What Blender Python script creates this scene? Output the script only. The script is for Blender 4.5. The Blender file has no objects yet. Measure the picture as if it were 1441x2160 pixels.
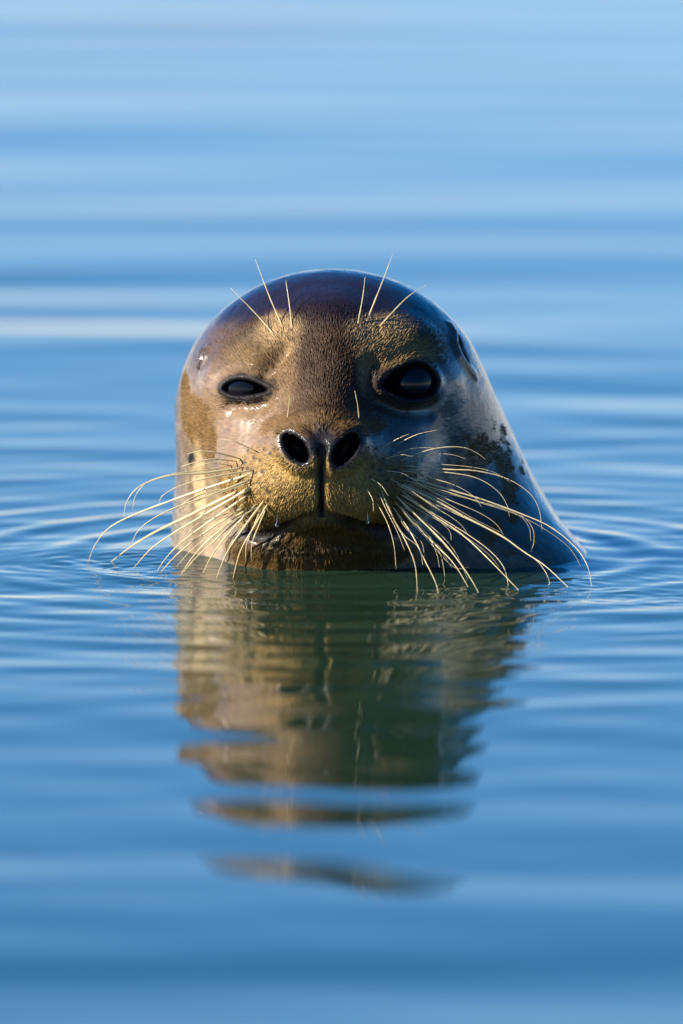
import bpy, math, random
import numpy as np
from mathutils import Vector, Matrix

random.seed(7); rng = np.random.default_rng(7)
scene = bpy.context.scene
col = scene.collection

# ------------------------------------------------------------------ camera
S = 0.00035                      # metres per modelling unit
TH = math.radians(7.0)           # how far the camera looks down
DIST = 8.5                       # metres from camera to the seal's face
CW = 280.0                       # how far forward (units) the chin meets the water
CV = 1210.0
RIGHT = np.array([1, 0, 0.0])
UP = np.array([0, math.sin(TH), math.cos(TH)])
TOW = np.array([0, -math.cos(TH), math.sin(TH)])
ORG = np.array([0, 0, -S*(1080-CV)*math.cos(TH) - S*CW*math.sin(TH)])

def W(p):
    """head frame (u right, v down, w towards the viewer) -> world metres"""
    p = np.asarray(p, dtype=np.float64)
    return ORG + S*((p[..., 0:1]-720.5)*RIGHT + (1080-p[..., 1:2])*UP + p[..., 2:3]*TOW)
def WD(d):
    d = np.asarray(d, dtype=np.float64)
    return d[..., 0:1]*RIGHT - d[..., 1:2]*UP + d[..., 2:3]*TOW
def water_w(v):                  # depth at which height v lies on the water
    return CW + (v-CV)/math.tan(TH)

cam = bpy.data.cameras.new('camera'); camo = bpy.data.objects.new('camera', cam); col.objects.link(camo)
cam.sensor_fit = 'VERTICAL'; cam.sensor_height = 36.0
cam.lens = 36.0*DIST/(2160*S)
cam.clip_start = 0.5; cam.clip_end = 9000
camo.location = Vector(ORG + DIST*TOW)
camo.rotation_euler = (math.radians(90)-TH, 0, 0)
cam.dof.use_dof = True
cam.dof.focus_distance = DIST - 290*S
cam.dof.aperture_fstop = 4.2
scene.camera = camo

# ------------------------------------------------------------------ sky, sun, exposure
SUN_AZ = math.radians(73)        # left of the line from the seal to the camera
SUN_EL = math.radians(26)
sd = Vector((-math.sin(SUN_AZ)*math.cos(SUN_EL), -math.cos(SUN_AZ)*math.cos(SUN_EL), math.sin(SUN_EL)))
world = bpy.data.worlds.new('World'); scene.world = world; world.use_nodes = True
nt = world.node_tree; nt.nodes.clear()
sky = nt.nodes.new('ShaderNodeTexSky'); sky.sky_type = 'NISHITA'; sky.sun_disc = False
sky.sun_elevation = SUN_EL
sky.sun_rotation = math.atan2(sd.x, sd.y)
sky.air_density = 1.0; sky.dust_density = 0.0; sky.ozone_density = 7.0
bg = nt.nodes.new('ShaderNodeBackground'); bg.inputs['Strength'].default_value = 0.059
wo = nt.nodes.new('ShaderNodeOutputWorld')
hsv = nt.nodes.new('ShaderNodeHueSaturation'); hsv.inputs['Saturation'].default_value = 1.24
tint = nt.nodes.new('ShaderNodeMix'); tint.data_type = 'RGBA'; tint.blend_type = 'MULTIPLY'; tint.inputs[0].default_value = 1.0
tint.inputs[7].default_value = (1.42, 1.06, 1.09, 1)
nt.links.new(sky.outputs[0], hsv.inputs['Color']); nt.links.new(hsv.outputs[0], tint.inputs[6]); nt.links.new(tint.outputs[2], bg.inputs[0]); nt.links.new(bg.outputs[0], wo.inputs[0])
sun = bpy.data.lights.new('sun', 'SUN'); sun.energy = 5.0; sun.angle = math.radians(0.5); sun.color = (1.0, 0.90, 0.76)
suno = bpy.data.objects.new('sun', sun); col.objects.link(suno)
suno.rotation_euler = (-sd).to_track_quat('-Z', 'Y').to_euler()
suno.location = sd*20
scene.view_settings.view_transform = 'Standard'; scene.view_settings.look = 'None'
scene.view_settings.gamma = 1.0; scene.view_settings.use_curve_mapping = False
scene.view_settings.exposure = 1.85
scene.render.engine = 'CYCLES'
scene.cycles.use_denoising = True
scene.cycles.max_bounces = 8

# ------------------------------------------------------------------ numpy helpers
def vnoise(P, scale, seed=0):
    """smooth value noise in -1..1"""
    q = np.asarray(P, dtype=np.float64)/scale + seed*17.31
    i = np.floor(q).astype(np.int64); f = q-i; f = f*f*(3-2*f)
    out = np.zeros(len(q))
    for dx in (0, 1):
        for dy in (0, 1):
            for dz in (0, 1):
                h = ((i[:, 0]+dx)*374761393 + (i[:, 1]+dy)*668265263 + (i[:, 2]+dz)*2147483647 + seed*974711) & 0xffffffff
                h = ((h ^ (h >> 13))*1274126177) & 0xffffffff
                h = (h ^ (h >> 16)) & 0xffff
                wgt = (f[:, 0] if dx else 1-f[:, 0])*(f[:, 1] if dy else 1-f[:, 1])*(f[:, 2] if dz else 1-f[:, 2])
                out += wgt*(h/32767.5-1)
    return out
def fbm(P, scale, seed=0, octs=4):
    a = 0; t = 0; amp = 1
    for k in range(octs):
        a = a+amp*vnoise(P, scale/2**k, seed+k); t += amp; amp *= 0.55
    return a/t
def sstep(a, b, x):
    t = np.clip((x-a)/(b-a), 0, 1); return t*t*(3-2*t)
def smin(a, b, k):
    h = np.maximum(k-np.abs(a-b), 0)/k
    return np.minimum(a, b)-h*h*k*0.25
def smax(a, b, k):
    return -smin(-a, -b, k)
def ell(P, c, r):
    q = (P-np.array(c, np.float32))/np.array(r, np.float32)
    k0 = np.sqrt((q*q).sum(1))
    k1 = np.sqrt(((q/np.array(r, np.float32))**2).sum(1))+1e-9
    return k0*(k0-1)/k1
def capsule(P, a, b, ra, rb):
    a = np.array(a, np.float32); b = np.array(b, np.float32)
    ba = b-a; t = np.clip(((P-a)@ba)/(ba@ba), 0, 1)
    return np.linalg.norm(P-a-t[:, None]*ba, axis=1)-(ra+(rb-ra)*t)
def chain(P, pts, rad):
    d = np.full(len(P), 1e6, np.float32)
    for k in range(len(pts)-1):
        ra = rad[k] if hasattr(rad, '__len__') else rad
        rb = rad[k+1] if hasattr(rad, '__len__') else rad
        d = np.minimum(d, capsule(P, pts[k], pts[k+1], ra, rb))
    return d
def local(f, P, c, R, op):
    """apply op(subset of f, subset of P) only inside a ball"""
    m = ((P-np.array(c, np.float32))**2).sum(1) < R*R
    if m.any(): f[m] = op(f[m], P[m])
    return f
def catmull(pts, n):
    pts = [np.array(p, float) for p in pts]
    pts = [2*pts[0]-pts[1]]+pts+[2*pts[-1]-pts[-2]]
    out = []
    segs = len(pts)-3
    for i in range(n):
        x = i/(n-1)*segs; k = min(int(x), segs-1); t = x-k
        a, b, c, d = pts[k:k+4]
        out.append(0.5*((2*b)+(-a+c)*t+(2*a-5*b+4*c-d)*t*t+(-a+3*b-3*c+d)*t**3))
    return np.array(out)

# ------------------------------------------------------------------ the seal's shape
NV = np.array([760, 850, 900, 950, 1000, 1050, 1100, 1150, 1200, 1300, 1400, 1500], np.float32)
NL = np.array([415, 384, 376, 371, 367, 364, 361, 356, 350, 330, 310, 300], np.float32)
NR = np.array([1000, 1056, 1080, 1102, 1127, 1155, 1187, 1228, 1275, 1330, 1360, 1380], np.float32)
NF = np.array([120, 140, 150, 155, 160, 165, 170, 180, 190, 215, 230, 240], np.float32)

def neck(P):
    v = P[:, 1]
    L = np.interp(v, NV, NL); R = np.interp(v, NV, NR); F = np.interp(v, NV, NF)
    cu = (L+R)/2; a = (R-L)/2
    b = 0.86*a; cw = F-b
    x = (P[:, 0]-cu)/a; y = (P[:, 2]-cw)/b
    k0 = (np.abs(x)**2.15+np.abs(y)**2.15+1e-9)**(1/2.15)
    d = (k0-1)*np.minimum(a, b)*0.94
    return smax(smax(d, 740-v, 160), v-1430, 60)

def base(P):
    f = ell(P, (702, 832, -20), (316, 265, 290))
    f = smin(f, neck(P), 90)
    f = smin(f, ell(P, (1070, 1345, 40), (200, 205, 200)), 150)          # shoulder under the water
    m = P[:, 2] > -110
    if m.any(): f[m] = face(f[m], P[m])
    return f

def face(f, P):
    f = smin(f, ell(P, (690, 872, 105), (238, 205, 185)), 70)          # face
    f = smin(f, ell(P, (686, 995, 190), (222, 136, 160)), 75)          # muzzle
    f = smin(f, capsule(P, (690, 740, 150), (682, 915, 285), 92, 78), 60)   # nose bridge
    f = smin(f, ell(P, (638, 1030, 238), (150, 90, 138)), 30)          # whisker pads
    f = smin(f, ell(P, (728, 1030, 236), (156, 92, 136)), 30)
    f = smin(f, ell(P, (679, 952, 316), (108, 62, 84)), 60)             # nose
    f = smin(f, ell(P, (686, 1146, 130), (205, 84, 150)), 46)          # lower jaw
    f = smin(f, ell(P, (690, 1270, 70), (240, 140, 185)), 60)         # throat
    f = smin(f, ell(P, (585, 735, 150), (80, 48, 62)), 50)             # brows
    f = smin(f, ell(P, (822, 735, 150), (84, 50, 62)), 50)
    f = smin(f, ell(P, (510, 822, 150), (78, 56, 62)), 40)             # eye bulges
    f = smin(f, ell(P, (868, 812, 138), (86, 64, 66)), 40)
    return f

def surf_w(func, u, v, w0=620.0):
    u = np.atleast_1d(np.asarray(u, np.float32)); v = np.atleast_1d(np.asarray(v, np.float32))
    w = np.full(len(u), w0, np.float32)
    for _ in range(90):
        d = func(np.stack([u, v, w], 1))
        w = w-0.7*np.clip(d, -40, 60)
        w = np.maximum(w, -600)
    return w
def on(func, uv, off=0.0):
    uv = np.array(uv, float); w = surf_w(func, uv[:, 0], uv[:, 1])
    return np.concatenate([uv, (w+off)[:, None]], 1)

def ellipse_pts(c, a, b, ang, n=20, p=2.0):
    t = np.linspace(0, 2*math.pi, n+1)
    x = np.sign(np.cos(t))*np.abs(np.cos(t))**(2/p)*a; y = np.sign(np.sin(t))*np.abs(np.sin(t))**(2/p)*b
    ca, sa = math.cos(ang), math.sin(ang)
    return np.stack([c[0]+x*ca-y*sa, c[1]+x*sa+y*ca], 1)

LIDS_L = [(518, 838), (498, 837), (482, 831), (473, 822), (484, 810), (505, 803), (530, 805), (552, 814), (568, 826), (545, 834), (518, 838)]
LIDS_R = [(800, 818), (818, 796), (845, 778), (876, 770), (903, 780), (919, 803), (914, 828), (893, 842), (862, 845), (830, 836), (800, 818)]
def poly_sd(P, poly):
    """signed distance to a closed polygon in u, v"""
    d = np.full(len(P), 1e9); ins = np.zeros(len(P), bool)
    for (x0, y0), (x1, y1) in zip(poly[:-1], poly[1:]):
        ex, ey = x1-x0, y1-y0; px, py = P[:, 0]-x0, P[:, 1]-y0
        t = np.clip((px*ex+py*ey)/(ex*ex+ey*ey), 0, 1)
        d = np.minimum(d, (px-t*ex)**2+(py-t*ey)**2)
        c = ((y0 > P[:, 1]) != (y1 > P[:, 1])) & (P[:, 0] < (x1-x0)*(P[:, 1]-y0)/(y1-y0+1e-9)+x0)
        ins ^= c
    d = np.sqrt(d)
    return np.where(ins, -d, d)
smoothL = catmull(LIDS_L, 41); smoothR = catmull(LIDS_R, 41)
lidL3 = on(base, smoothL); lidR3 = on(base, smoothR)
eyeLw = float(surf_w(base, 518, 818)[0]); eyeRw = float(surf_w(base, 866, 808)[0])
NOS_L = (627, 947); NOS_R = (728, 950)
nosL = ellipse_pts(NOS_L, 42, 26, math.radians(50)); nosR = ellipse_pts(NOS_R, 44, 26, math.radians(-52))
nosL3 = on(base, nosL, -2); nosR3 = on(base, nosR, -2)
MOUTH = [(520, 1122), (545, 1132), (580, 1124), (620, 1104), (655, 1090), (680, 1086), (705, 1090), (745, 1102), (785, 1112), (820, 1116), (850, 1108)]
mouth3 = on(base, catmull(MOUTH, 31), 2)
phil3 = on(base, [(681, 950), (680, 985), (679, 1020), (679, 1055), (680, 1080)], 3)
EAR_R = on(base, [(967, 712), (970, 732), (979, 750), (985, 762)], 2)
EAR_R_RIM = on(base, [(950, 690), (958, 706), (959, 730), (966, 752), (982, 772), (998, 792)], -3)
EAR_L = on(base, [(430, 745), (426, 757), (421, 770)], 4)
EAR_L_RIM = on(base, [(440, 735), (437, 755), (430, 775)], -4)
def oriented_ell(P, c, r, ang):
    q = P-np.array(c, np.float32); ca, sa = math.cos(ang), math.sin(ang)
    q = np.stack([q[:, 0]*ca+q[:, 1]*sa, -q[:, 0]*sa+q[:, 1]*ca, q[:, 2]], 1).astype(np.float32)
    return ell(q, (0, 0, 0), r)
nLw = float(surf_w(base, *NOS_L)[0]); nRw = float(surf_w(base, *NOS_R)[0])
# soft folds: (points, depth, width)
FOLDS = [(on(base, [(556, 852), (525, 860), (492, 856)], 2), 3.0), (on(base, [(770, 832), (800, 850), (850, 868), (905, 866)], 2), 5.0),
         (on(base, [(560, 800), (580, 780), (600, 750)], 3), 7.0), (on(base, [(775, 812), (772, 790), (786, 775)], 3), 5.0)]
CHINF = [on(base, [(x0, y0), (x0+50, y0+dy), (x0+105, y0+2*dy)], 2) for x0, y0, dy in ((560, 1150, 6), (600, 1170, 3), (650, 1148, 2), (700, 1165, -2), (640, 1185, 1), (735, 1150, -4), (560, 1180, 5))]

def seal(P):
    f = np.array(base(P), np.float32)
    m = P[:, 2] > -90
    if m.any(): f[m] = details(f[m], P[m])
    return f

def details(f, P):
    for pts, r in FOLDS:
        c = pts.mean(0); R = np.linalg.norm(pts-c, axis=1).max()+60
        f = local(f, P, c, R, lambda g, q: smax(g, -chain(q, pts, r), 34))
    for pts in CHINF[:3]:
        c = pts.mean(0)
        f = local(f, P, c, 110, lambda g, q: smax(g, -chain(q, pts, 0.6), 8))
    # eyes
    def eyeop(lid3, poly, cw, up):
        def op(g, q):
            g = smin(g, chain(q, lid3, 4.0), 30)
            cut = np.maximum(poly_sd(q, poly)+1.5, np.abs(q[:, 2]-cw)-70)
            return smax(g, -cut, 11).astype(np.float32)
        return op
    f = local(f, P, (518, 818, eyeLw), 110, eyeop(lidL3, smoothL, eyeLw, 1))
    f = local(f, P, (862, 808, eyeRw), 120, eyeop(lidR3, smoothR, eyeRw, 1))
    # nose
    f = local(f, P, (679, 946, 390), 150, lambda g, q: smin(smin(g, chain(q, nosL3, 8), 26), chain(q, nosR3, 8), 26))
    f = local(f, P, (680, 1010, 390), 130, lambda g, q: smax(g, -chain(q, phil3, [9, 8, 6, 6, 9]), 12))
    f = local(f, P, (NOS_L[0], NOS_L[1], nLw), 120, lambda g, q: smax(g, -oriented_ell(q, (NOS_L[0], NOS_L[1], nLw-5), (36, 20, 75), math.radians(50)), 7))
    f = local(f, P, (NOS_R[0], NOS_R[1], nRw), 120, lambda g, q: smax(g, -oriented_ell(q, (NOS_R[0], NOS_R[1], nRw-5), (38, 20, 75), math.radians(-52)), 7))
    # mouth
    rad = np.interp(np.linspace(0, 1, 31), [0, .12, .5, .88, 1], [3, 10, 14, 10, 3])
    f = local(f, P, (685, 1105, 330), 260, lambda g, q: smax(g, -chain(q, mouth3, rad), 14))
    # ears
    c = EAR_R.mean(0)
    f = local(f, P, c, 120, lambda g, q: smax(smin(g, chain(q, EAR_R_RIM, [1, 4, 5, 5, 3, 1]), 24), -chain(q, EAR_R, [4, 9, 9, 3]), 12))
    c = EAR_L.mean(0)
    f = local(f, P, c, 90, lambda g, q: smax(smin(g, chain(q, EAR_L_RIM, [2, 6, 2]), 16), -chain(q, EAR_L, [5, 11, 5]), 12))
    return f

def surface_nets(func, lo, hi, h, H):
    lo = np.array(lo, float); n = np.ceil((np.array(hi)-lo)/H).astype(int); r = int(round(H/h))
    def grid(n, st):
        g = np.meshgrid(*[lo[k]+np.arange(n[k]+1)*st for k in range(3)], indexing='ij')
        return np.stack([x.ravel() for x in g], 1).astype(np.float32)
    fc = func(grid(n, H)).reshape(n+1)
    near = np.abs(fc) < 1.8*H
    cell = np.zeros(n, bool)
    for a in (0, 1):
        for b in (0, 1):
            for c in (0, 1):
                cell |= near[a:n[0]+a, b:n[1]+b, c:n[2]+c]
    N = n*r
    F = np.repeat(np.repeat(np.repeat(np.sign(fc[:-1, :-1, :-1]), r, 0), r, 1), r, 2).astype(np.float32)
    F = np.pad(F, ((0, 1),)*3, mode='edge')*H
    M = np.repeat(np.repeat(np.repeat(cell, r, 0), r, 1), r, 2); M = np.pad(M, ((0, 1),)*3, mode='edge')
    idx = np.argwhere(M)
    vals = np.empty(len(idx), np.float32)
    for a in range(0, len(idx), 500000):
        vals[a:a+500000] = func((lo+idx[a:a+500000]*h).astype(np.float32))
    F[M] = vals
    sgn = F < 0
    # active cells
    cnt = np.zeros(N, np.int8)
    for a in (0, 1):
        for b in (0, 1):
            for c in (0, 1):
                cnt += sgn[a:N[0]+a, b:N[1]+b, c:N[2]+c]
    act = (cnt > 0) & (cnt < 8)
    ac = np.argwhere(act); vid = np.full(N, -1, np.int64); vid[act] = np.arange(len(ac))
    acc = np.zeros((len(ac), 3)); num = np.zeros(len(ac))
    corners = [(a, b, c) for a in (0, 1) for b in (0, 1) for c in (0, 1)]
    for i, A in enumerate(corners):
        for B in corners[i+1:]:
            if sum(x != y for x, y in zip(A, B)) != 1: continue
            fa = F[ac[:, 0]+A[0], ac[:, 1]+A[1], ac[:, 2]+A[2]]; fb = F[ac[:, 0]+B[0], ac[:, 1]+B[1], ac[:, 2]+B[2]]
            m = (fa < 0) != (fb < 0)
            t = np.where(m, fa/(fa-fb+1e-12), 0)
            p = np.array(A)+(np.array(B)-np.array(A))*t[:, None]
            acc[m] += p[m]; num[m] += 1
    V = lo+(ac+acc/num[:, None])*h
    Q = []
    for ax in range(3):
        o1, o2 = [(1, 2), (2, 0), (0, 1)][ax]
        a = [slice(None)]*3; b = [slice(None)]*3
        a[ax] = slice(0, -1); b[ax] = slice(1, None)
        ch = sgn[tuple(a)] != sgn[tuple(b)]
        e = np.argwhere(ch)
        ok = (e[:, o1] > 0) & (e[:, o2] > 0) & (e[:, o1] < N[o1]) & (e[:, o2] < N[o2]); e = e[ok]
        s = sgn[e[:, 0], e[:, 1], e[:, 2]]
        def vv(d1, d2):
            c = e.copy(); c[:, o1] -= d1; c[:, o2] -= d2
            return vid[c[:, 0], c[:, 1], c[:, 2]]
        q = np.stack([vv(1, 1), vv(0, 1), vv(0, 0), vv(1, 0)], 1)
        q[~s] = q[~s][:, ::-1]
        Q.append(q)
    Q = np.concatenate(Q); Q = Q[(Q >= 0).all(1)]
    return V, Q

VOX = 3.0
V, Q = surface_nets(seal, (270, 540, -640), (1410, 1330, 440), VOX, 9.0)
def grad(P, e=1.2):
    P = P.astype(np.float32); g = np.zeros((len(P), 3))
    for k in range(3):
        d = np.zeros(3, np.float32); d[k] = e
        g[:, k] = seal(P+d)-seal(P-d)
    return g/(np.linalg.norm(g, axis=1, keepdims=True)+1e-9)
NRM = grad(V)
V = V-np.clip(seal(V.astype(np.float32)), -VOX, VOX)[:, None]*NRM*0.8
# fine unevenness of hide
amp = 0.9*fbm(V, 26, 3, 3)+0.2*fbm(V, 9, 9, 2)
V = V+NRM*amp[:, None]

# ------------------------------------------------------------------ coat colour (pigment and some painted shade) and wetness
def blob(P, c, r, warp=0.0, soft=0.35, ang=0.0, seed=1):
    x = P[:, 0]-c[0]; y = P[:, 1]-c[1]
    ca, sa = math.cos(ang), math.sin(ang)
    x, y = x*ca+y*sa, -x*sa+y*ca
    d = np.sqrt((x/r[0])**2+(y/r[1])**2)
    if warp: d = d+warp*WARP[seed % len(WARP)]
    return 1-sstep(1-soft, 1+soft, d)
def mixc(c, colr, m):
    return c*(1-m[:, None])+np.array(colr)*m[:, None]
FOLL = []
WARP = [fbm(V, 42, 301, 5), fbm(V, 42, 311, 5), fbm(V, 30, 321, 5)]
def paint(P):
    n1 = fbm(P, 60, 21, 4); n2 = fbm(P, 22, 31, 4)
    c = np.tile(np.array([0.080, 0.053, 0.035]), (len(P), 1))
    u, v, w = P[:, 0], P[:, 1], P[:, 2]
    # neck: beige with brown streaks
    mneck = sstep(880, 960, v+0.6*np.abs(u-690)*0.3+30*n1)*(1-sstep(150, 230, w))
    c = mixc(c, (0.26, 0.205, 0.135), mneck)
    str_ = fbm(P*np.array([1, 0.22, 1]), 34, 41, 4)
    c = mixc(c, (0.15, 0.10, 0.055), mneck*sstep(0.0, 0.35, str_)*0.8)
    c = mixc(c, (0.34, 0.26, 0.17), mneck*sstep(0.05, 0.4, -str_)*0.7)
    c = mixc(c, (0.06, 0.053, 0.046), mneck*sstep(840, 960, u)*0.85)  # right side of the neck darkened, shade put into the colour
    # face tan
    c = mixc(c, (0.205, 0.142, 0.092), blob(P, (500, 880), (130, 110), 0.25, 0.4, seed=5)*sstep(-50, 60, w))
    c = mixc(c, (0.042, 0.031, 0.025), blob(P, (900, 870), (150, 110), 0.25, 0.4, seed=6)*sstep(-50, 60, w))  # right cheek painted darker than the left to carry its shade
    # dark crown
    crown = 1-sstep(672, 712, v+16*n1+0.00035*(u-690)**2+6*n2)
    c = mixc(c, (0.015, 0.008, 0.009), crown)
    back = 1-sstep(-120, 20, w-0.3*(v-800))
    c = mixc(c, (0.035, 0.026, 0.021), back*0.7*(1-mneck*0.7))
    # forehead band
    c = mixc(c, (0.052, 0.029, 0.017), blob(P, (686, 780), (84, 150), 0.3, 0.8, seed=8)*(1-crown))
    # brows
    c = mixc(c, (0.36, 0.26, 0.155), blob(P, (590, 716), (44, 46), 0.3, 0.45, seed=9))
    c = mixc(c, (0.36, 0.26, 0.155), blob(P, (800, 708), (62, 40), 0.3, 0.45, seed=10))
    c = mixc(c, (0.15, 0.098, 0.05), blob(P, (545, 765), (62, 36), 0.3, 0.5, seed=11)*0.8)
    c = mixc(c, (0.30, 0.20, 0.10), blob(P, (835, 750), (70, 34), 0.3, 0.5, seed=12)*0.8)
    c = mixc(c, (0.21, 0.14, 0.078), blob(P, (610, 790), (22, 70), 0.3, 0.5, seed=13)*0.7)
    c = mixc(c, (0.36, 0.25, 0.14), blob(P, (762, 770), (14, 60), 0.3, 0.5, seed=14)*0.6)
    # muzzle gold
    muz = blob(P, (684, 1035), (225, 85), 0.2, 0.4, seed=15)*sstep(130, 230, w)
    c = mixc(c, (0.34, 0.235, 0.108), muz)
    c = mixc(c, (0.10, 0.072, 0.04), muz*sstep(750, 830, u)*0.6)  # shaded right half of the muzzle, darkened in the colour
    c = mixc(c, (0.13, 0.08, 0.04), blob(P, (680, 900), (110, 22), 0.2, 0.5, seed=16))
    chin = blob(P, (690, 1165), (250, 66), 0.2, 0.4, seed=17)*sstep(60, 200, w)
    c = mixc(c, (0.075, 0.047, 0.018), chin)  # wet chin, its colour also darkened for the shade under the lip
    c = mixc(c, (0.105, 0.068, 0.028), chin*sstep(0.15, 0.4, fbm(P*np.array([0.5, 1.6, 1]), 40, 51, 3))*0.7)
    # brown patches on neck
    left = blob(P, (430, 905), (28, 62), 0.55, 0.15, math.radians(-14), seed=18)
    left = np.maximum(left, blob(P, (394, 850), (9, 60), 0.5, 0.3, seed=19))
    left = sstep(0.25, 0.75, left+0.6*fbm(P, 16, 95, 5))*(left > 0.02)
    c = mixc(c, (0.12, 0.076, 0.032), left*(0.72+0.5*n2).clip(0, 1))
    left2 = blob(P, (407, 968), (9, 14), 0.3, 0.3, seed=20); c = mixc(c, (0.02, 0.012, 0.008), left2)
    c = mixc(c, (0.48, 0.39, 0.25), blob(P, (422, 1010), (13, 70), 0.5, 0.4, seed=22)*0.8)
    rp = np.zeros(len(P))
    for cc, rr, an in (((1020, 955), (48, 34), 0.2), ((1062, 985), (20, 75), -0.15), ((1075, 1050), (16, 50), 0), ((985, 985), (40, 26), 0.3), ((1058, 1165), (14, 18), 0), ((1060, 905), (9, 12), 0), ((1030, 1120), (14, 34), .4), ((1100, 985), (7, 22), 0)):
        rp = np.maximum(rp, blob(P, cc, rr, 0.25, 0.75, an, seed=23))
    rp = sstep(0.28, 0.75, rp*0.9+1.1*fbm(P*np.array([1, 0.8, 1]), 20, 91, 5)-0.08)*(rp > 0.02)
    c = mixc(c, (0.13, 0.08, 0.036), rp*0.8)
    # black skin: nose, eye rims, lips, ears
    skin = np.zeros(len(P))
    for poly, wd in ((nosL, 4), (nosR, 4)):
        d = poly_sd(P, poly); skin = np.maximum(skin, (1-sstep(wd*0.3, wd*1.7, d+3*n2))*sstep(290, 330, w))
    skin = np.maximum(skin, blob(P, (680, 935), (34, 30), 0.2, 0.3, seed=24)*sstep(330, 360, w))
    ph = (1-sstep(3, 13, np.abs(u-679)))*(v > 935)*(v < 1092)*sstep(300, 330, w); skin = np.maximum(skin, ph)
    for poly, w1, ck in ((smoothL, 17, 100), (smoothR, 11, 90)):
        d = poly_sd(P, poly); skin = np.maximum(skin, (1-sstep(w1*0.45, w1*1.1, d+4*n2))*sstep(ck-70, ck-30, w))
    dm = np.full(len(P), 1e6)
    m = (v > 1060) & (v < 1160) & (w > 150)
    dm[m] = chain(P[m].astype(np.float32), mouth3, 0.01)
    skin = np.maximum(skin, 1-sstep(9, 20, dm+4*n2))
    for e in (EAR_R, EAR_L):
        m = ((P-e.mean(0))**2).sum(1) < 90**2; q = np.zeros(len(P))
        q[m] = 1-sstep(8, 17, chain(P[m].astype(np.float32), e, 0.01)); skin = np.maximum(skin, q*0.95)
    c = mixc(c, (0.014, 0.012, 0.013), skin)
    # pale arc under the right-hand eye
    d = poly_sd(P, smoothR)
    c = mixc(c, (0.36, 0.33, 0.28), np.exp(-((d-27)/7.0)**2)*sstep(850, 900, u)*sstep(800, 830, v)*0.8*sstep(20, 60, w))
    # follicle spots
    for fu, fv, fr in FOLL:
        m = (np.abs(u-fu) < 14) & (np.abs(v-fv) < 14) & (w > 60)
        k = np.zeros(len(P)); k[m] = 1-sstep(fr*0.35, fr*1.15, np.hypot(u[m]-fu, v[m]-fv)); c = mixc(c, (0.012, 0.008, 0.006), k*0.95)
    c = c*(1+0.22*n2+0.12*fbm(P, 7, 61, 2))[:, None]
    # wetness: sleek soaked coat on crown, temples, neck; dry-ish fur on face
    wet = np.ones(len(P))
    dry = np.maximum.reduce([blob(P, (690, 790), (150, 112), 0.3, 0.5, seed=71), blob(P, (684, 1050), (215, 110), 0.2, 0.3, seed=72)*sstep(150, 220, w),
        blob(P, (540, 855), (80, 30), 0.4, 0.4, seed=73)*0.5, blob(P, (560, 740), (80, 60), 0.3, 0.7, seed=74)*0.85, blob(P, (830, 735), (90, 50), 0.25, 0.75, seed=75)*0.85,
        chin*0.4, left*0.8, rp*0.6, blob(P, (680, 900), (120, 30), 0.3, 0.4, seed=76)])
    wet = wet-dry*0.92
    wet = np.clip(wet, 0, 1)
    global GLOSS
    GLOSS = skin*(v > 880)*(v < 1010)*(np.abs(u-680) < 110)
    lum = c@np.array([0.3, 0.6, 0.1]); c = np.maximum(lum[:, None]+1.28*(c-lum[:, None]), 0.003)
    return np.clip(c*0.54, 0.004, 0.9), wet, skin

for _r in [(526, 952, 4), (560, 949, 4), (572, 959, 4), (518, 978, 5), (539, 967, 5), (552, 973, 5), (566, 979, 4), (526, 990, 6), (539, 996, 6), (557, 996, 6), (581, 1006, 5), (498, 997, 4),
           (505, 1008, 4), (518, 1015, 5), (533, 1018, 5), (549, 1018, 5), (566, 1016, 5), (508, 1040, 5), (521, 1043, 5), (534, 1043, 5), (550, 1040, 4), (575, 1052, 5), (595, 1049, 5), (510, 1068, 5),
           (522, 1072, 5), (538, 1070, 5), (552, 1066, 6), (564, 1078, 6), (496, 1060, 4), (484, 1050, 4), (496, 1078, 4), (480, 1070, 4), (570, 1036, 8), (562, 1030, 5),
           (793, 960, 5), (825, 958, 6), (853, 969, 6), (808, 975, 6), (836, 990, 6), (785, 985, 6), (823, 994, 6), (800, 992, 6), (780, 1005, 6), (850, 1008, 6), (815, 1012, 6), (795, 1020, 6),
           (838, 1022, 6), (860, 1022, 6), (780, 1040, 6), (800, 1045, 6), (820, 1050, 6), (840, 1045, 6), (830, 1068, 6), (810, 1070, 6), (850, 1062, 6), (880, 1005, 5),
           (580, 709, 5), (597, 694, 4), (617, 700, 4), (575, 726, 6), (604, 709, 4), (754, 690, 4), (772, 684, 5), (793, 694, 5), (770, 702, 4), (795, 712, 5)]:
    FOLL.append((_r[0], _r[1], _r[2]*1.35))

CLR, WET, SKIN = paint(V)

# ------------------------------------------------------------------ materials
def principled(name, base, rough, **kw):
    m = bpy.data.materials.new(name); m.use_nodes = True
    b = m.node_tree.nodes['Principled BSDF']
    b.inputs['Base Color'].default_value = (*base, 1); b.inputs['Roughness'].default_value = rough
    for k, x in kw.items(): b.inputs[k].default_value = x
    return m, m.node_tree, b

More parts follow.
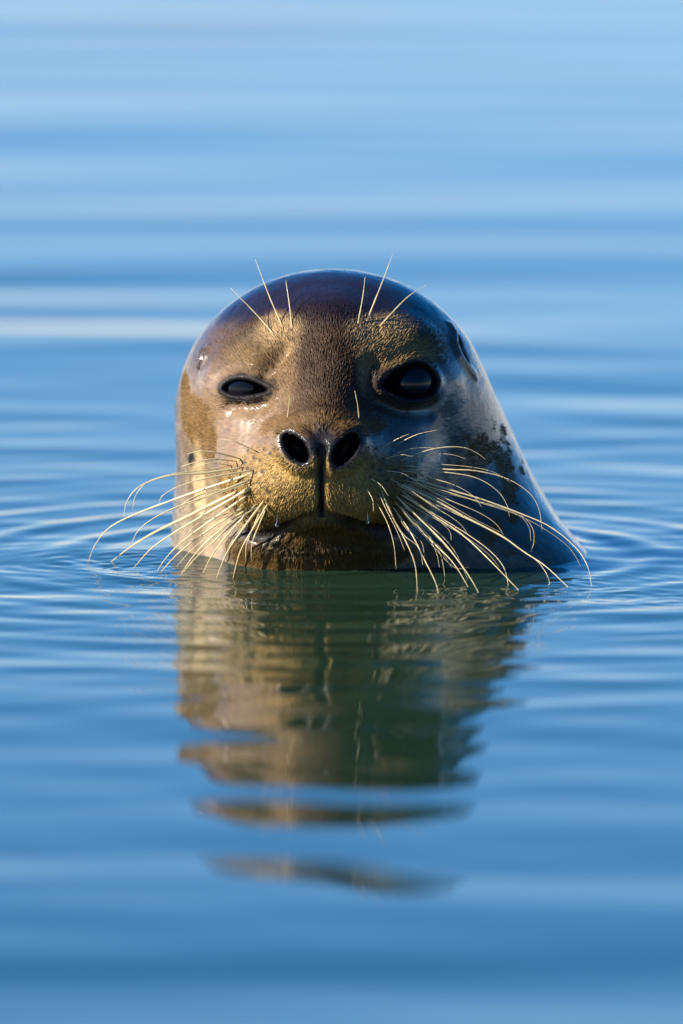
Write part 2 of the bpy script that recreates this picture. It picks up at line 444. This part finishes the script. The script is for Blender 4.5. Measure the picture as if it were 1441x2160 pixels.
hide, ht, hb = principled('seal_hide', (0.1, 0.1, 0.1), 0.5)
ac = ht.nodes.new('ShaderNodeAttribute'); ac.attribute_name = 'coat'
aw = ht.nodes.new('ShaderNodeAttribute'); aw.attribute_name = 'wet'
ak = ht.nodes.new('ShaderNodeAttribute'); ak.attribute_name = 'skin'
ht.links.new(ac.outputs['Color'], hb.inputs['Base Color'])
tc = ht.nodes.new('ShaderNodeTexCoord')
def mth(nt, op, a, b=None, c=None):
    n = nt.nodes.new('ShaderNodeMath'); n.operation = op
    for i, x in enumerate((a, b, c)):
        if x is None: continue
        if isinstance(x, (int, float)): n.inputs[i].default_value = x
        else: nt.links.new(x, n.inputs[i])
    return n.outputs[0]
def noise(nt, vec, scale, detail=3, rough=0.5):
    n = nt.nodes.new('ShaderNodeTexNoise'); n.inputs['Scale'].default_value = scale; n.inputs['Detail'].default_value = detail; n.inputs['Roughness'].default_value = rough
    nt.links.new(vec, n.inputs['Vector']); return n.outputs['Fac']
nz = noise(ht, tc.outputs['Object'], 90, 4)
w_eff = mth(ht, 'MULTIPLY', aw.outputs['Fac'], mth(ht, 'MULTIPLY_ADD', ak.outputs['Fac'], -0.95, 1.0))
rg = mth(ht, 'MULTIPLY_ADD', w_eff, -0.30, 0.62)
rg = mth(ht, 'MULTIPLY_ADD', ak.outputs['Fac'], -0.10, rg)
rg = mth(ht, 'MULTIPLY_ADD', nz, 0.12, rg)
ht.links.new(rg, hb.inputs['Roughness'])
ag = ht.nodes.new('ShaderNodeAttribute'); ag.attribute_name = 'gloss'
ht.links.new(mth(ht, 'ADD', mth(ht, 'MULTIPLY', w_eff, 0.85), mth(ht, 'MULTIPLY', ag.outputs['Fac'], 0.6)), hb.inputs['Coat Weight'])
ht.links.new(mth(ht, 'MULTIPLY_ADD', ak.outputs['Fac'], -0.14, 0.22), hb.inputs['Specular IOR Level'])
hb.inputs['Coat Roughness'].default_value = 0.11
hb.inputs['Coat IOR'].default_value = 1.33
fine = noise(ht, tc.outputs['Object'], 900, 2)
bmp = ht.nodes.new('ShaderNodeBump'); bmp.inputs['Distance'].default_value = 0.0006
ht.links.new(fine, bmp.inputs['Height'])
ht.links.new(mth(ht, 'MULTIPLY_ADD', ak.outputs['Fac'], 0.4, 0.05), bmp.inputs['Strength'])
af = ht.nodes.new('ShaderNodeAttribute'); af.attribute_name = 'flow'
s1 = noise(ht, af.outputs['Vector'], 46, 4, 0.65)
b2 = ht.nodes.new('ShaderNodeBump'); b2.inputs['Distance'].default_value = 0.0011; b2.inputs['Strength'].default_value = 0.24
ht.links.new(s1, b2.inputs['Height']); ht.links.new(bmp.outputs[0], b2.inputs['Normal'])
ht.links.new(b2.outputs[0], hb.inputs['Normal']); ht.links.new(b2.outputs[0], hb.inputs['Coat Normal'])
cm = ht.nodes.new('ShaderNodeMix'); cm.data_type = 'RGBA'; cm.blend_type = 'MULTIPLY'; cm.inputs[0].default_value = 1.0
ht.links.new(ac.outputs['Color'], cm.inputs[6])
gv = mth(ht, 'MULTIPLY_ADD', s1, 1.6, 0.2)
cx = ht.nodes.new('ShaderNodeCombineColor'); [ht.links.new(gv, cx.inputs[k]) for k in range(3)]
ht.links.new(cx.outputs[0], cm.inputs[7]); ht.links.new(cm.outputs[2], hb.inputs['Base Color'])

whisk, wt_, wb = principled('whisker_keratin', (0.50, 0.44, 0.28), 0.3)
tr = wt_.nodes.new('ShaderNodeBsdfTranslucent'); tr.inputs['Color'].default_value = (0.78, 0.68, 0.44, 1)
mx = wt_.nodes.new('ShaderNodeMixShader'); mx.inputs[0].default_value = 0.45
wt_.links.new(wb.outputs[0], mx.inputs[1]); wt_.links.new(tr.outputs[0], mx.inputs[2])
wt_.links.new(mx.outputs[0], wt_.nodes['Material Output'].inputs['Surface'])
dropm, dt_, db_ = principled('clear_water_drop', (1, 1, 1), 0.0); db_.inputs['Transmission Weight'].default_value = 1.0; db_.inputs['IOR'].default_value = 1.33
eyem, et_, eb_ = principled('eye_black', (0.004, 0.004, 0.006), 0.05); eb_.inputs['Specular IOR Level'].default_value = 0.2

# ------------------------------------------------------------------ building objects
BASE = np.array([*W(np.array([[720, 1180, -60.0]]))[0][:2], 0.0])
seal_root = bpy.data.objects.new('seal', None); col.objects.link(seal_root)
seal_root.location = BASE; seal_root.empty_display_size = 0.1
seal_root['label'] = 'brown whiskered seal with its wet head raised out of the calm blue water'
seal_root['category'] = 'seal'

def mesh_obj(name, verts, faces, mat, parent=seal_root, smooth=True):
    me = bpy.data.meshes.new(name)
    me.from_pydata([tuple(x) for x in (np.asarray(verts)-(BASE if parent else 0))], [], [tuple(int(i) for i in f) for f in faces])
    me.materials.append(mat)
    if smooth: me.polygons.foreach_set('use_smooth', [True]*len(me.polygons))
    me.update()
    o = bpy.data.objects.new(name, me); col.objects.link(o)
    if parent: o.parent = parent
    return o

body = mesh_obj('body', W(V), Q, hide)
def set_attr(me, name, typ, data):
    a = me.attributes.new(name, typ, 'POINT')
    if typ == 'FLOAT_COLOR': a.data.foreach_set('color', np.concatenate([data, np.ones((len(data), 1))], 1).astype(np.float32).ravel())
    else: a.data.foreach_set('value', data.astype(np.float32))
_d = V-np.array([681, 935, 0.0]); _rad = np.linalg.norm(V-np.array([681, 935, 420.0]), axis=1); _p = np.hypot(_d[:, 0], _d[:, 1])+1e-6
_fl = np.stack([_d[:, 0]/_p, _d[:, 1]/_p, _rad/100*0.11], 1)
_a = body.data.attributes.new('flow', 'FLOAT_VECTOR', 'POINT'); _a.data.foreach_set('vector', _fl.astype(np.float32).ravel())
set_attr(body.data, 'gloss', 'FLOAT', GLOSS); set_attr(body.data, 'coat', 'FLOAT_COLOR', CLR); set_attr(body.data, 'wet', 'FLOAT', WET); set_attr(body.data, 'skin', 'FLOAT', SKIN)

# eyeballs
def ball(name, c, r, mat, n=24, sq=(1, 1, 1)):
    vs = [[c[0], c[1]-r*sq[1], c[2]]]; fs = []
    for i in range(1, n):
        ph = math.pi*i/n
        for j in range(2*n):
            a = math.pi*j/n
            vs.append([c[0]+r*sq[0]*math.sin(ph)*math.cos(a), c[1]-r*sq[1]*math.cos(ph), c[2]+r*sq[2]*math.sin(ph)*math.sin(a)])
    vs.append([c[0], c[1]+r*sq[1], c[2]]); m = 2*n; L = len(vs)-1
    for j in range(m):
        fs.append((0, 1+j, 1+(j+1) % m)); fs.append((L, 1+(n-2)*m+(j+1) % m, 1+(n-2)*m+j))
    for i in range(n-2):
        for j in range(m):
            fs.append((1+i*m+j, 1+(i+1)*m+j, 1+(i+1)*m+(j+1) % m, 1+i*m+(j+1) % m))
    return mesh_obj(name, W(np.array(vs)), fs, mat)
e1 = ball('eye', (520, 820, eyeLw-64), 56, eyem); e1['label'] = 'sunlit half closed dark eye'
e2 = ball('eye', (864, 810, eyeRw-68), 60, eyem); e2['label'] = 'wide open dark eye on the shaded side'

# whiskers
CONTACT = []; BEADPTS = []
def whisker_path(pts, water, dw, back):
    pts = [np.array(p, float) for p in pts]
    d = pts[0]-pts[1]; pts[0] = pts[0]+d/np.linalg.norm(d)*back      # the root sits inside the pad
    tip = None
    if water:
        d = pts[-1]-pts[-2]; d = d/np.linalg.norm(d); tip = water_w(pts[-1][1])
        CONTACT.append((pts[-1][0], pts[-1][1], tip)); pts = pts+[pts[-1]+d*12]
    return catmull(pts, 28), tip, dw
def whisker(job, sw, r0, name, bulge=22.0, r1=0.35):
    path2, tip, dw = job; n = len(path2)
    L = np.concatenate([[0], np.cumsum(np.linalg.norm(np.diff(path2, axis=0), axis=1))]); t = L/L[-1]
    w0 = sw[0]-5; w1 = w0+dw if tip is None else tip
    ww = w0+(w1-w0)*t**(2.6 if path2[0][0] > 700 and tip is not None else 1.0)+4*t*(1-t)*(8 if path2[0][0] > 700 else bulge)
    need = np.maximum(sw+np.minimum(4.0, 60*t)-np.where(t < 0.03, 6, 0)-ww, 0)      # never dips back under the skin
    if dw > -30: need = np.where(t > 0.75, 0, need) if tip is not None else need
    for _ in range(3): need = np.maximum(need, np.convolve(np.pad(need, 2, mode='edge'), np.ones(5)/5, 'valid'))
    ww = ww+need
    path = np.concatenate([path2, ww[:, None]], 1)
    if path2[0][0] > 700 and name == 'whisker': BEADPTS.extend(path[k] for k in range(3, 24) if random.random() < 0.11)
    rad = r0*(1-t)**0.75*(1-r1/r0)+r1
    rad = rad*np.minimum(1, 0.55+6*t)*(1+0.13*np.sin(L/5.5+random.random()*6)+0.06*np.sin(L/13+random.random()*6))
    K = 6; vs = []; fs = []
    for i in range(n):
        tg = path[min(i+1, n-1)]-path[max(i-1, 0)]; tg /= np.linalg.norm(tg)
        a = np.cross(tg, [0, 0, 1.0]); a /= np.linalg.norm(a)+1e-9; b = np.cross(tg, a)
        for k in range(K):
            q = 2*math.pi*k/K; vs.append(path[i]+rad[i]*(a*math.cos(q)+b*math.sin(q)))
    for i in range(n-1):
        for k in range(K):
            fs.append((i*K+k, i*K+(k+1) % K, (i+1)*K+(k+1) % K, (i+1)*K+k))
    fs.append(tuple(range(K))[::-1]); fs.append(tuple((n-1)*K+k for k in range(K)))
    return mesh_obj(name, W(np.array(vs)), fs, whisk)

LW = [  # left-hand moustache: points, thickness, reaches the water
    ([(505, 968), (458, 956), (425, 953), (399, 959)], 2.0, 0), ([(497, 974), (451, 970), (418, 976), (387, 985)], 1.7, 0), ([(526, 946), (496, 933), (469, 928)], 1.4, 0),
    ([(491, 991), (434, 999), (365, 1004), (305, 1024), (275, 1056), (267, 1094)], 2.6, 0), ([(497, 1000), (444, 1009), (382, 1027), (350, 1045), (340, 1062)], 2.4, 0),
    ([(490, 1014), (434, 1032), (365, 1056), (290, 1084), (235, 1112), (205, 1146), (188, 1184)], 3.2, 1), ([(510, 1021), (451, 1044), (382, 1068), (325, 1096), (296, 1122), (284, 1146)], 2.7, 0),
    ([(478, 1050), (399, 1089), (330, 1122), (280, 1152), (238, 1183)], 4.6, 1), ([(503, 1046), (434, 1086), (365, 1127), (322, 1157), (287, 1195)], 3.4, 1),
    ([(519, 1049), (451, 1096), (390, 1140), (355, 1175), (337, 1201)], 2.8, 1), ([(497, 1082), (434, 1124), (380, 1166), (346, 1202)], 3.0, 1),
    ([(521, 1075), (469, 1117), (420, 1162), (388, 1206)], 3.0, 1), ([(512, 1090), (462, 1134), (420, 1172), (392, 1204)], 2.2, 1), ([(535, 1072), (486, 1124), (450, 1172), (432, 1206)], 2.6, 1),
    ([(552, 1066), (514, 1117), (482, 1165), (461, 1216)], 2.5, 1), ([(566, 1065), (535, 1117), (510, 1162), (495, 1216)], 2.1, 1), ([(561, 1079), (542, 1124), (534, 1151), (533, 1182)], 1.5, 0),
    ([(470, 1088), (430, 1100), (400, 1125), (392, 1148)], 1.3, 0), ([(488, 1030), (440, 1040), (400, 1056), (378, 1078)], 1.5, 0), ([(525, 1095), (500, 1130), (482, 1158)], 1.5, 0)]
RW = [
    ([(809, 943), (837, 928), (862, 917)], 1.5, 0), ([(835, 939), (877, 919), (921, 909)], 1.7, 0), ([(829, 961), (859, 950), (892, 946), (918, 948)], 1.6, 0),
    ([(866, 963), (914, 948), (969, 945), (1002, 957), (1022, 972)], 2.0, 0), ([(816, 968), (844, 961), (870, 965)], 1.5, 0), ([(861, 969), (914, 960), (951, 961), (980, 970)], 1.6, 0),
    ([(868, 985), (936, 991), (998, 994), (1061, 1009), (1109, 1038), (1131, 1073), (1138, 1120)], 2.7, 0), ([(875, 993), (951, 999), (1006, 1011), (1046, 1037), (1065, 1066), (1070, 1090)], 2.4, 0),
    ([(820, 995), (840, 998), (860, 1005)], 1.6, 0), ([(848, 994), (884, 1000), (914, 1011), (958, 1025), (995, 1047), (1013, 1071)], 1.9, 0),
    ([(868, 1010), (951, 1035), (1017, 1055), (1090, 1082), (1153, 1110), (1204, 1151), (1230, 1191), (1238, 1232)], 3.2, 1), ([(875, 1020), (1000, 1056), (1085, 1082), (1116, 1110), (1121, 1140), (1114, 1163)], 1.7, 0),
    ([(868, 1012), (930, 1048), (1006, 1081), (1043, 1106), (1061, 1134)], 2.1, 0), ([(862, 1030), (914, 1055), (987, 1095), (1054, 1130), (1098, 1162), (1142, 1191), (1188, 1234)], 4.4, 1),
    ([(862, 1040), (1020, 1113), (1112, 1170), (1142, 1202), (1153, 1230)], 2.0, 1), ([(835, 1022), (877, 1044), (921, 1073), (965, 1103), (987, 1132)], 1.8, 0),
    ([(851, 1046), (907, 1084), (969, 1125), (1024, 1176), (1085, 1240)], 3.3, 1), ([(858, 1052), (920, 1088), (985, 1128), (1030, 1162), (1057, 1195), (1066, 1232)], 2.0, 1),
    ([(835, 1048), (877, 1088), (936, 1147), (980, 1206), (1003, 1246)], 3.4, 1), ([(844, 1071), (895, 1128), (951, 1184), (985, 1240)], 2.8, 1), ([(850, 1068), (910, 1112), (955, 1160), (984, 1222)], 1.9, 0),
    ([(829, 1071), (866, 1125), (895, 1184), (914, 1224), (921, 1253)], 2.7, 1), ([(811, 1051), (829, 1095), (855, 1143), (873, 1191), (877, 1249)], 2.2, 1),
    ([(796, 1064), (816, 1103), (829, 1147), (834, 1198)], 1.6, 0), ([(822, 1080), (848, 1125), (881, 1154), (890, 1191)], 1.7, 0), ([(860, 1085), (905, 1132), (927, 1170), (936, 1216)], 1.5, 0),
    ([(785, 1013), (803, 1025), (818, 1047)], 1.4, 0), ([(775, 1035), (785, 1055), (787, 1080)], 1.2, 0), ([(845, 1035), (920, 1095), (945, 1120), (949, 1140)], 1.3, 0)]
BROW = [([(580, 709), (540, 664), (488, 611)], 2.2, -40), ([(597, 692), (570, 630), (540, 551)], 2.5, -40), ([(617, 699), (612, 650), (604, 595)], 2.0, -40),
        ([(754, 689), (764, 636), (770, 588)], 2.0, -40), ([(772, 684), (803, 606), (828, 540)], 2.5, -40), ([(799, 693), (858, 631), (907, 600)], 2.2, -40)]
NOSEW = [[(608, 884), (611, 860), (613, 838)], [(757, 888), (754, 858), (748, 828)]]
def finer(src, n):                # thin secondary whiskers between the strong ones
    out = []
    for k in range(n):
        p = random.choice([q for q, r_, w_ in src if len(q) >= 4]); m = random.randint(3, len(p))
        ox, oy = random.uniform(-14, 14), random.uniform(-12, 14); sp = random.uniform(0.8, 1.0)
        out.append(([(p[0][0]+(x-p[0][0])*sp+ox, min(p[0][1]+(y-p[0][1])*sp+oy+random.uniform(-3, 3), 1196)) for x, y in p[:m]], random.uniform(1.1, 1.6), 0))
    return out
LW = LW+finer(LW, 7); RW = RW+finer(RW, 14)
jobs = []
for pts, r, wa in LW: jobs.append((whisker_path(pts, wa, 25.0, (random.uniform(18, 52) if pts[0][1] > 985 else 6) if pts[0][0] < 515 else random.uniform(4, 18)), r*0.98, 'whisker', 22))
for pts, r, wa in RW: jobs.append((whisker_path(pts, wa, 25.0, 22 if pts[0][0] > 855 else 6), r*0.62, 'whisker', 22))
for pts, r, dw in BROW: jobs.append((whisker_path(pts, 0, dw, 0), r*0.64, 'brow_whisker', 0))
for pts in NOSEW: jobs.append((whisker_path(pts, 0, 35, 0), 1.2, 'nose_whisker', 0))
allp = np.concatenate([j[0][0] for j in jobs]); allw = surf_w(seal, allp[:, 0], allp[:, 1]).astype(float)
for k, (job, r, name, bl) in enumerate(jobs): whisker(job, allw[k*28:(k+1)*28], r, name, bl)

# ------------------------------------------------------------------ fur
def build_fur(n, wetfur):
    dens = np.clip(WET-0.3, 0, 1)*(V[:, 1] < 930)*sstep(-20, 80, V[:, 2]) if wetfur else np.clip(1-WET-0.06, 0, 1)
    dens = dens*(1-SKIN*0.9)*(V[:, 2] > -140)*(V[:, 1] < 1230)
    pd = poly_sd(V, smoothL); dens[(np.abs(V[:, 2]-eyeLw) < 90) & (pd < 4)] = 0
    pd = poly_sd(V, smoothR); dens[(np.abs(V[:, 2]-eyeRw) < 90) & (pd < 4)] = 0
    for fu, fv, fr in FOLL: dens[(np.hypot(V[:, 0]-fu, V[:, 1]-fv) < fr*0.9) & (V[:, 2] > 60)] = 0
    ids = rng.choice(len(V), n, p=dens/dens.sum())
    P = V[ids]+rng.normal(0, 1.6, (n, 3)); Nn = NRM[ids]
    P = P-Nn*((P-V[ids])*Nn).sum(1, keepdims=True)
    tip = np.array([681, 930, 430.0])
    D = P-tip
    D[:, 1] = np.where(P[:, 1] > 990, D[:, 1]*1.2+70, D[:, 1])
    D /= np.linalg.norm(D, axis=1, keepdims=True)
    jit = np.stack([vnoise(P, 16, 81+k) for k in range(3)], 1)
    D = D+np.where(P[:, 1:2] > 1110, 0.12, 0.26)*jit+rng.normal(0, 0.07, (n, 3))
    D = D-Nn*(D*Nn).sum(1, keepdims=True); D /= np.linalg.norm(D, axis=1, keepdims=True)+1e-9
    ln = (11+9*rng.random(n))*(1.0 if wetfur else 1-0.45*WET[ids]); ln *= np.where((V[ids, 1] > 950) & (V[ids, 1] < 1100), 0.75, 1.0)
    lift = (0.02+0.05*rng.random(n)) if wetfur else 0.14*(1-0.6*WET[ids])+0.10*rng.random(n)
    pts = np.zeros((n, 4, 3))
    for k, t in enumerate((0, 0.33, 0.67, 1.0)):
        pts[:, k] = P+D*(ln*t)[:, None]+Nn*(ln*lift*(t-0.45*t*t)-0.6*(1-t))[:, None]
    cu = bpy.data.hair_curves.new('fur')
    cu.add_curves([4]*n)
    cu.attributes['position'].data.foreach_set('vector', (W(pts.reshape(-1, 3))-BASE).astype(np.float32).ravel())
    ra = cu.attributes.get('radius') or cu.attributes.new('radius', 'FLOAT', 'POINT')
    ra.data.foreach_set('value', np.tile(np.array([0.8, 0.85, 0.65, 0.1])*S, n).astype(np.float32))
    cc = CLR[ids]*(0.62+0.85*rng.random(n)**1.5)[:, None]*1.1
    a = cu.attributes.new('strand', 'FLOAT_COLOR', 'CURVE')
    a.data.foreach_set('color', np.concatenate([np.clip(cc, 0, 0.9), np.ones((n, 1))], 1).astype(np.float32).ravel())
    m, t, b = principled('wet_fur' if wetfur else 'seal_fur', (0.2, 0.15, 0.1), 0.3 if wetfur else 0.5)
    at = t.nodes.new('ShaderNodeAttribute'); at.attribute_name = 'strand'; t.links.new(at.outputs['Color'], b.inputs['Base Color'])
    b.inputs['Specular IOR Level'].default_value = 0.5 if wetfur else 0.15
    cu.materials.append(m)
    o = bpy.data.objects.new('fur', cu); col.objects.link(o); o.parent = seal_root; o['kind'] = 'stuff'
build_fur(52000, False)

# ------------------------------------------------------------------ beads of water on the fur
def beads():
    spots = []
    def near(cu, cv, su, sv, n, r0, r1):
        for _ in range(n): spots.append((random.gauss(cu, su), random.gauss(cv, sv), random.uniform(r0, r1)))
    near(548, 778, 16, 9, 46, 1.0, 2.2); near(583, 810, 5, 8, 26, 1.0, 2.4); near(552, 836, 16, 4, 26, 0.9, 2.0); near(510, 843, 20, 3, 26, 0.8, 1.6)
    near(424, 752, 4, 9, 14, 1.2, 3.0); near(592, 962, 5, 14, 26, 0.8, 1.7); near(690, 945, 4, 14, 22, 0.8, 1.5); near(643, 916, 9, 5, 12, 0.8, 1.4); near(575, 986, 4, 3, 7, 1.0, 2.2); near(478, 828, 4, 8, 12, .8, 1.6)
    for q in (smoothL, smoothR):
        sd_ = poly_sd(np.array([(a, b, 0) for a, b, _ in spots]), q); spots = [x for x, d_ in zip(spots, sd_) if d_ > 2]
    ww = list(surf_w(seal, [x[0] for x in spots], [x[1] for x in spots]))
    for p in BEADPTS: spots.append((p[0], p[1], random.uniform(1.2, 2.3))); ww.append(p[2])
    vs = []; fs = []
    for (u_, v_, r_), w_ in zip(spots, ww):
        o = len(vs); n = 6
        vs.append((u_, v_, w_+r_*1.2))
        for i in (1, 2, 3):
            ph = math.pi*i/4
            for j in range(n):
                a = 2*math.pi*j/n; vs.append((u_+r_*math.sin(ph)*math.cos(a), v_+r_*math.sin(ph)*math.sin(a), w_+r_*1.2*math.cos(ph)))
        vs.append((u_, v_, w_-r_))
        for j in range(n):
            k = (j+1) % n
            fs.append((o, o+1+k, o+1+j)); fs.append((o+1+2*n+j, o+1+2*n+k, o+1+3*n))
            for i in (0, 1): fs.append((o+1+i*n+j, o+1+i*n+k, o+1+(i+1)*n+k, o+1+(i+1)*n+j))
    ob = mesh_obj('water_beads', W(np.array(vs)), fs, dropm); ob['kind'] = 'stuff'; ob['label'] = 'tiny glinting beads of water on the fur'
beads()

def hanging_drop(u_, v_, r_, h_, label):
    w_ = float(surf_w(seal, u_, v_-h_)[0])+r_*0.8
    prof = [(0.0, 0), (0.14, 0.12), (0.22, 0.35), (0.45, 0.6), (0.85, 0.78), (1.0, 0.88), (0.8, 0.96), (0.4, 0.995)]
    vs = []; fs = []; n = 12
    for q, t in prof[1:]:
        for j in range(n): vs.append((u_+q*r_*math.cos(2*math.pi*j/n), v_-h_+h_*t, w_+q*r_*math.sin(2*math.pi*j/n)))
    top = len(vs); vs.append((u_, v_-h_, w_)); bot = len(vs); vs.append((u_, v_, w_)); m = len(prof)-1
    for j in range(n):
        k = (j+1) % n
        fs.append((top, j, k)); fs.append((bot, (m-1)*n+k, (m-1)*n+j))
        for i in range(m-1): fs.append((i*n+j, (i+1)*n+j, (i+1)*n+k, i*n+k))
    pos = W(np.array(vs)); c = pos.mean(0)
    o = mesh_obj('water_drop', pos-c, fs, dropm, None); o.location = c
    o['label'] = label; o['category'] = 'water drop'; o['group'] = 'drops hanging from the muzzle'
hanging_drop(587, 1112, 4.2, 30, 'clear water drop hanging from the sunlit side of the upper lip')
hanging_drop(774, 1106, 3.6, 28, 'clear water drop hanging from the shaded side of the upper lip')

# ------------------------------------------------------------------ water
def axis(lo, hi, fine, g1, g2, lim1, lim2, cap1, cap2):
    mid = list(np.arange(lo, hi, fine))
    a = []; x = lo; st = fine
    while x > -lim1:
        st = st*(g1 if x > -5 else 1.08) if (st < cap1 or x < -5) else st
        x -= st; a.append(x)
    b = []; x = mid[-1]; st = fine
    while x < lim2:
        st = st*(g2 if x < 14 else 1.06) if (st < cap2 or x > 14) else st
        x += st; b.append(x)
    return np.array(a[::-1]+mid+b)
xs = axis(-0.29, 0.29, 0.0028, 1.07, 1.07, 4000, 4000, 1e9, 1e9)
ys = axis(-0.55, 0.42, 0.0025, 1.02, 1.02, 4000, 6000, 0.014, 0.02)
X, Y = np.meshgrid(xs, ys, indexing='ij')
Z = np.zeros_like(X)
wr = np.random.default_rng(11)
def swell(lam, amp, ang, ph, X, Y):
    k = 2*math.pi/lam
    return amp*np.sin(k*(X*math.sin(ang)+Y*math.cos(ang))+ph)
stepx, stepy = np.meshgrid(np.gradient(xs), np.gradient(ys), indexing='ij')
ampmod = 1+0.35*np.sin(1.3*X+0.9*Y+0.5)*np.sin(0.7*Y-1.1*X)
calm = np.where(Y > 0.1, 0.28+0.33*sstep(0.3, 1.6, np.hypot(X, Y-0.1)), 0.25+0.5*sstep(0.8, 3.6, np.hypot(X, Y-0.1)))
for i in range(26):
    lam = 0.16*1.085**i*(0.9+0.2*wr.random())
    slope = 0.0050 if lam < 0.45 else 0.0028
    ang = wr.normal(0, 0.20)
    Z += swell(lam, slope*lam/(2*math.pi)*1.4, ang, wr.random()*6.28, X, Y)*np.clip(1.5-6*np.maximum(stepy, stepx*abs(math.sin(ang)))/lam, 0, 1)*ampmod*calm
for i in range(9):                      # small wavelets near the seal
    lam = 0.07+0.012*i; ang = wr.normal(0, 0.42)
    Z += swell(lam, 0.0072*lam/(2*math.pi), ang, wr.random()*6.28, X, Y)*np.clip(1.5-6*np.maximum(stepy, stepx*abs(math.sin(ang)))/lam, 0, 1)*np.exp(-(np.hypot(X, Y)/2.0)**2)
for i in range(8):
    lam = 0.028+0.005*i; ang = wr.normal(0, 0.65)
    Z += swell(lam, 0.0065*lam/(2*math.pi), ang, wr.random()*6.28, X, Y)*np.clip(1.5-6*np.maximum(stepy, stepx*abs(math.sin(ang)))/lam, 0, 1)*np.exp(-(np.hypot(X, Y+0.12)/0.55)**2)
# rings spreading from the seal
C0 = W(np.array([[760, 1180, -60.0]]))[0]
r = np.hypot((X-C0[0])/1.05, (Y-C0[1]))
rr = np.maximum(r-0.14, 0)
wob = 1+0.5*np.sin(9*X+4*Y+1)*np.cos(6*Y-7*X)
rr = rr+0.006*np.sin(11*X+1.3)+0.005*np.sin(13*Y)
Z += wob*0.00068*np.sin(2*math.pi*rr/0.062+0.8)*np.exp(-rr/0.28)*sstep(0.0, 0.03, rr)
Z += wob*0.00040*np.sin(2*math.pi*rr/0.034+2.0)*np.exp(-rr/0.16)*sstep(0.0, 0.03, rr)
for (u_, v_, w_) in CONTACT+[(300, 1175, 30), (1290, 1262, 650), (1180, 1250, 560), (140, 1190, 100), (1400, 1270, 700)]:
    c = W(np.array([[u_, v_, w_]], float))[0]
    d = np.hypot(X-c[0], Y-c[1]); m = d < 0.22
    lam = 0.012+0.012*wr.random()
    Z[m] += (0.00022*np.cos(2*math.pi*d[m]/lam)*np.exp(-d[m]/0.035)-0.0002*np.exp(-(d[m]/0.005)**2))
# water climbing the hide
m = (np.abs(X-C0[0]) < 0.26) & (np.abs(Y-C0[1]) < 0.3)
pw = np.stack([X[m], Y[m], np.zeros(m.sum())], 1)-ORG
ph = np.stack([pw@RIGHT/S+720.5, 1080-pw@UP/S, pw@TOW/S], 1).astype(np.float32)
dd = seal(ph)*S
Z[m] += 0.0016*np.exp(-np.maximum(dd, 0)/0.0045)
nx, ny = X.shape
verts = np.stack([X.ravel(), Y.ravel(), Z.ravel()], 1)
ii, jj = np.meshgrid(np.arange(nx-1), np.arange(ny-1), indexing='ij')
a = (ii*ny+jj).ravel(); faces = np.stack([a, a+ny, a+ny+1, a+1], 1)
wm, wt, wbs = principled('sea_water', (0.009, 0.022, 0.012), 0.03, IOR=1.38)
me = bpy.data.meshes.new('water')
me.vertices.add(len(verts)); me.vertices.foreach_set('co', verts.astype(np.float32).ravel())
me.loops.add(len(faces)*4); me.loops.foreach_set('vertex_index', faces.ravel().astype(np.int32))
me.polygons.add(len(faces)); me.polygons.foreach_set('loop_start', np.arange(0, len(faces)*4, 4, dtype=np.int32))
me.polygons.foreach_set('use_smooth', np.ones(len(faces), bool))
me.materials.append(wm); me.update(calc_edges=True)
water = bpy.data.objects.new('water', me); col.objects.link(water)
water['kind'] = 'structure'; water['label'] = 'calm blue sea water with gentle ripples'
print('verts body', len(V), 'water', len(verts))
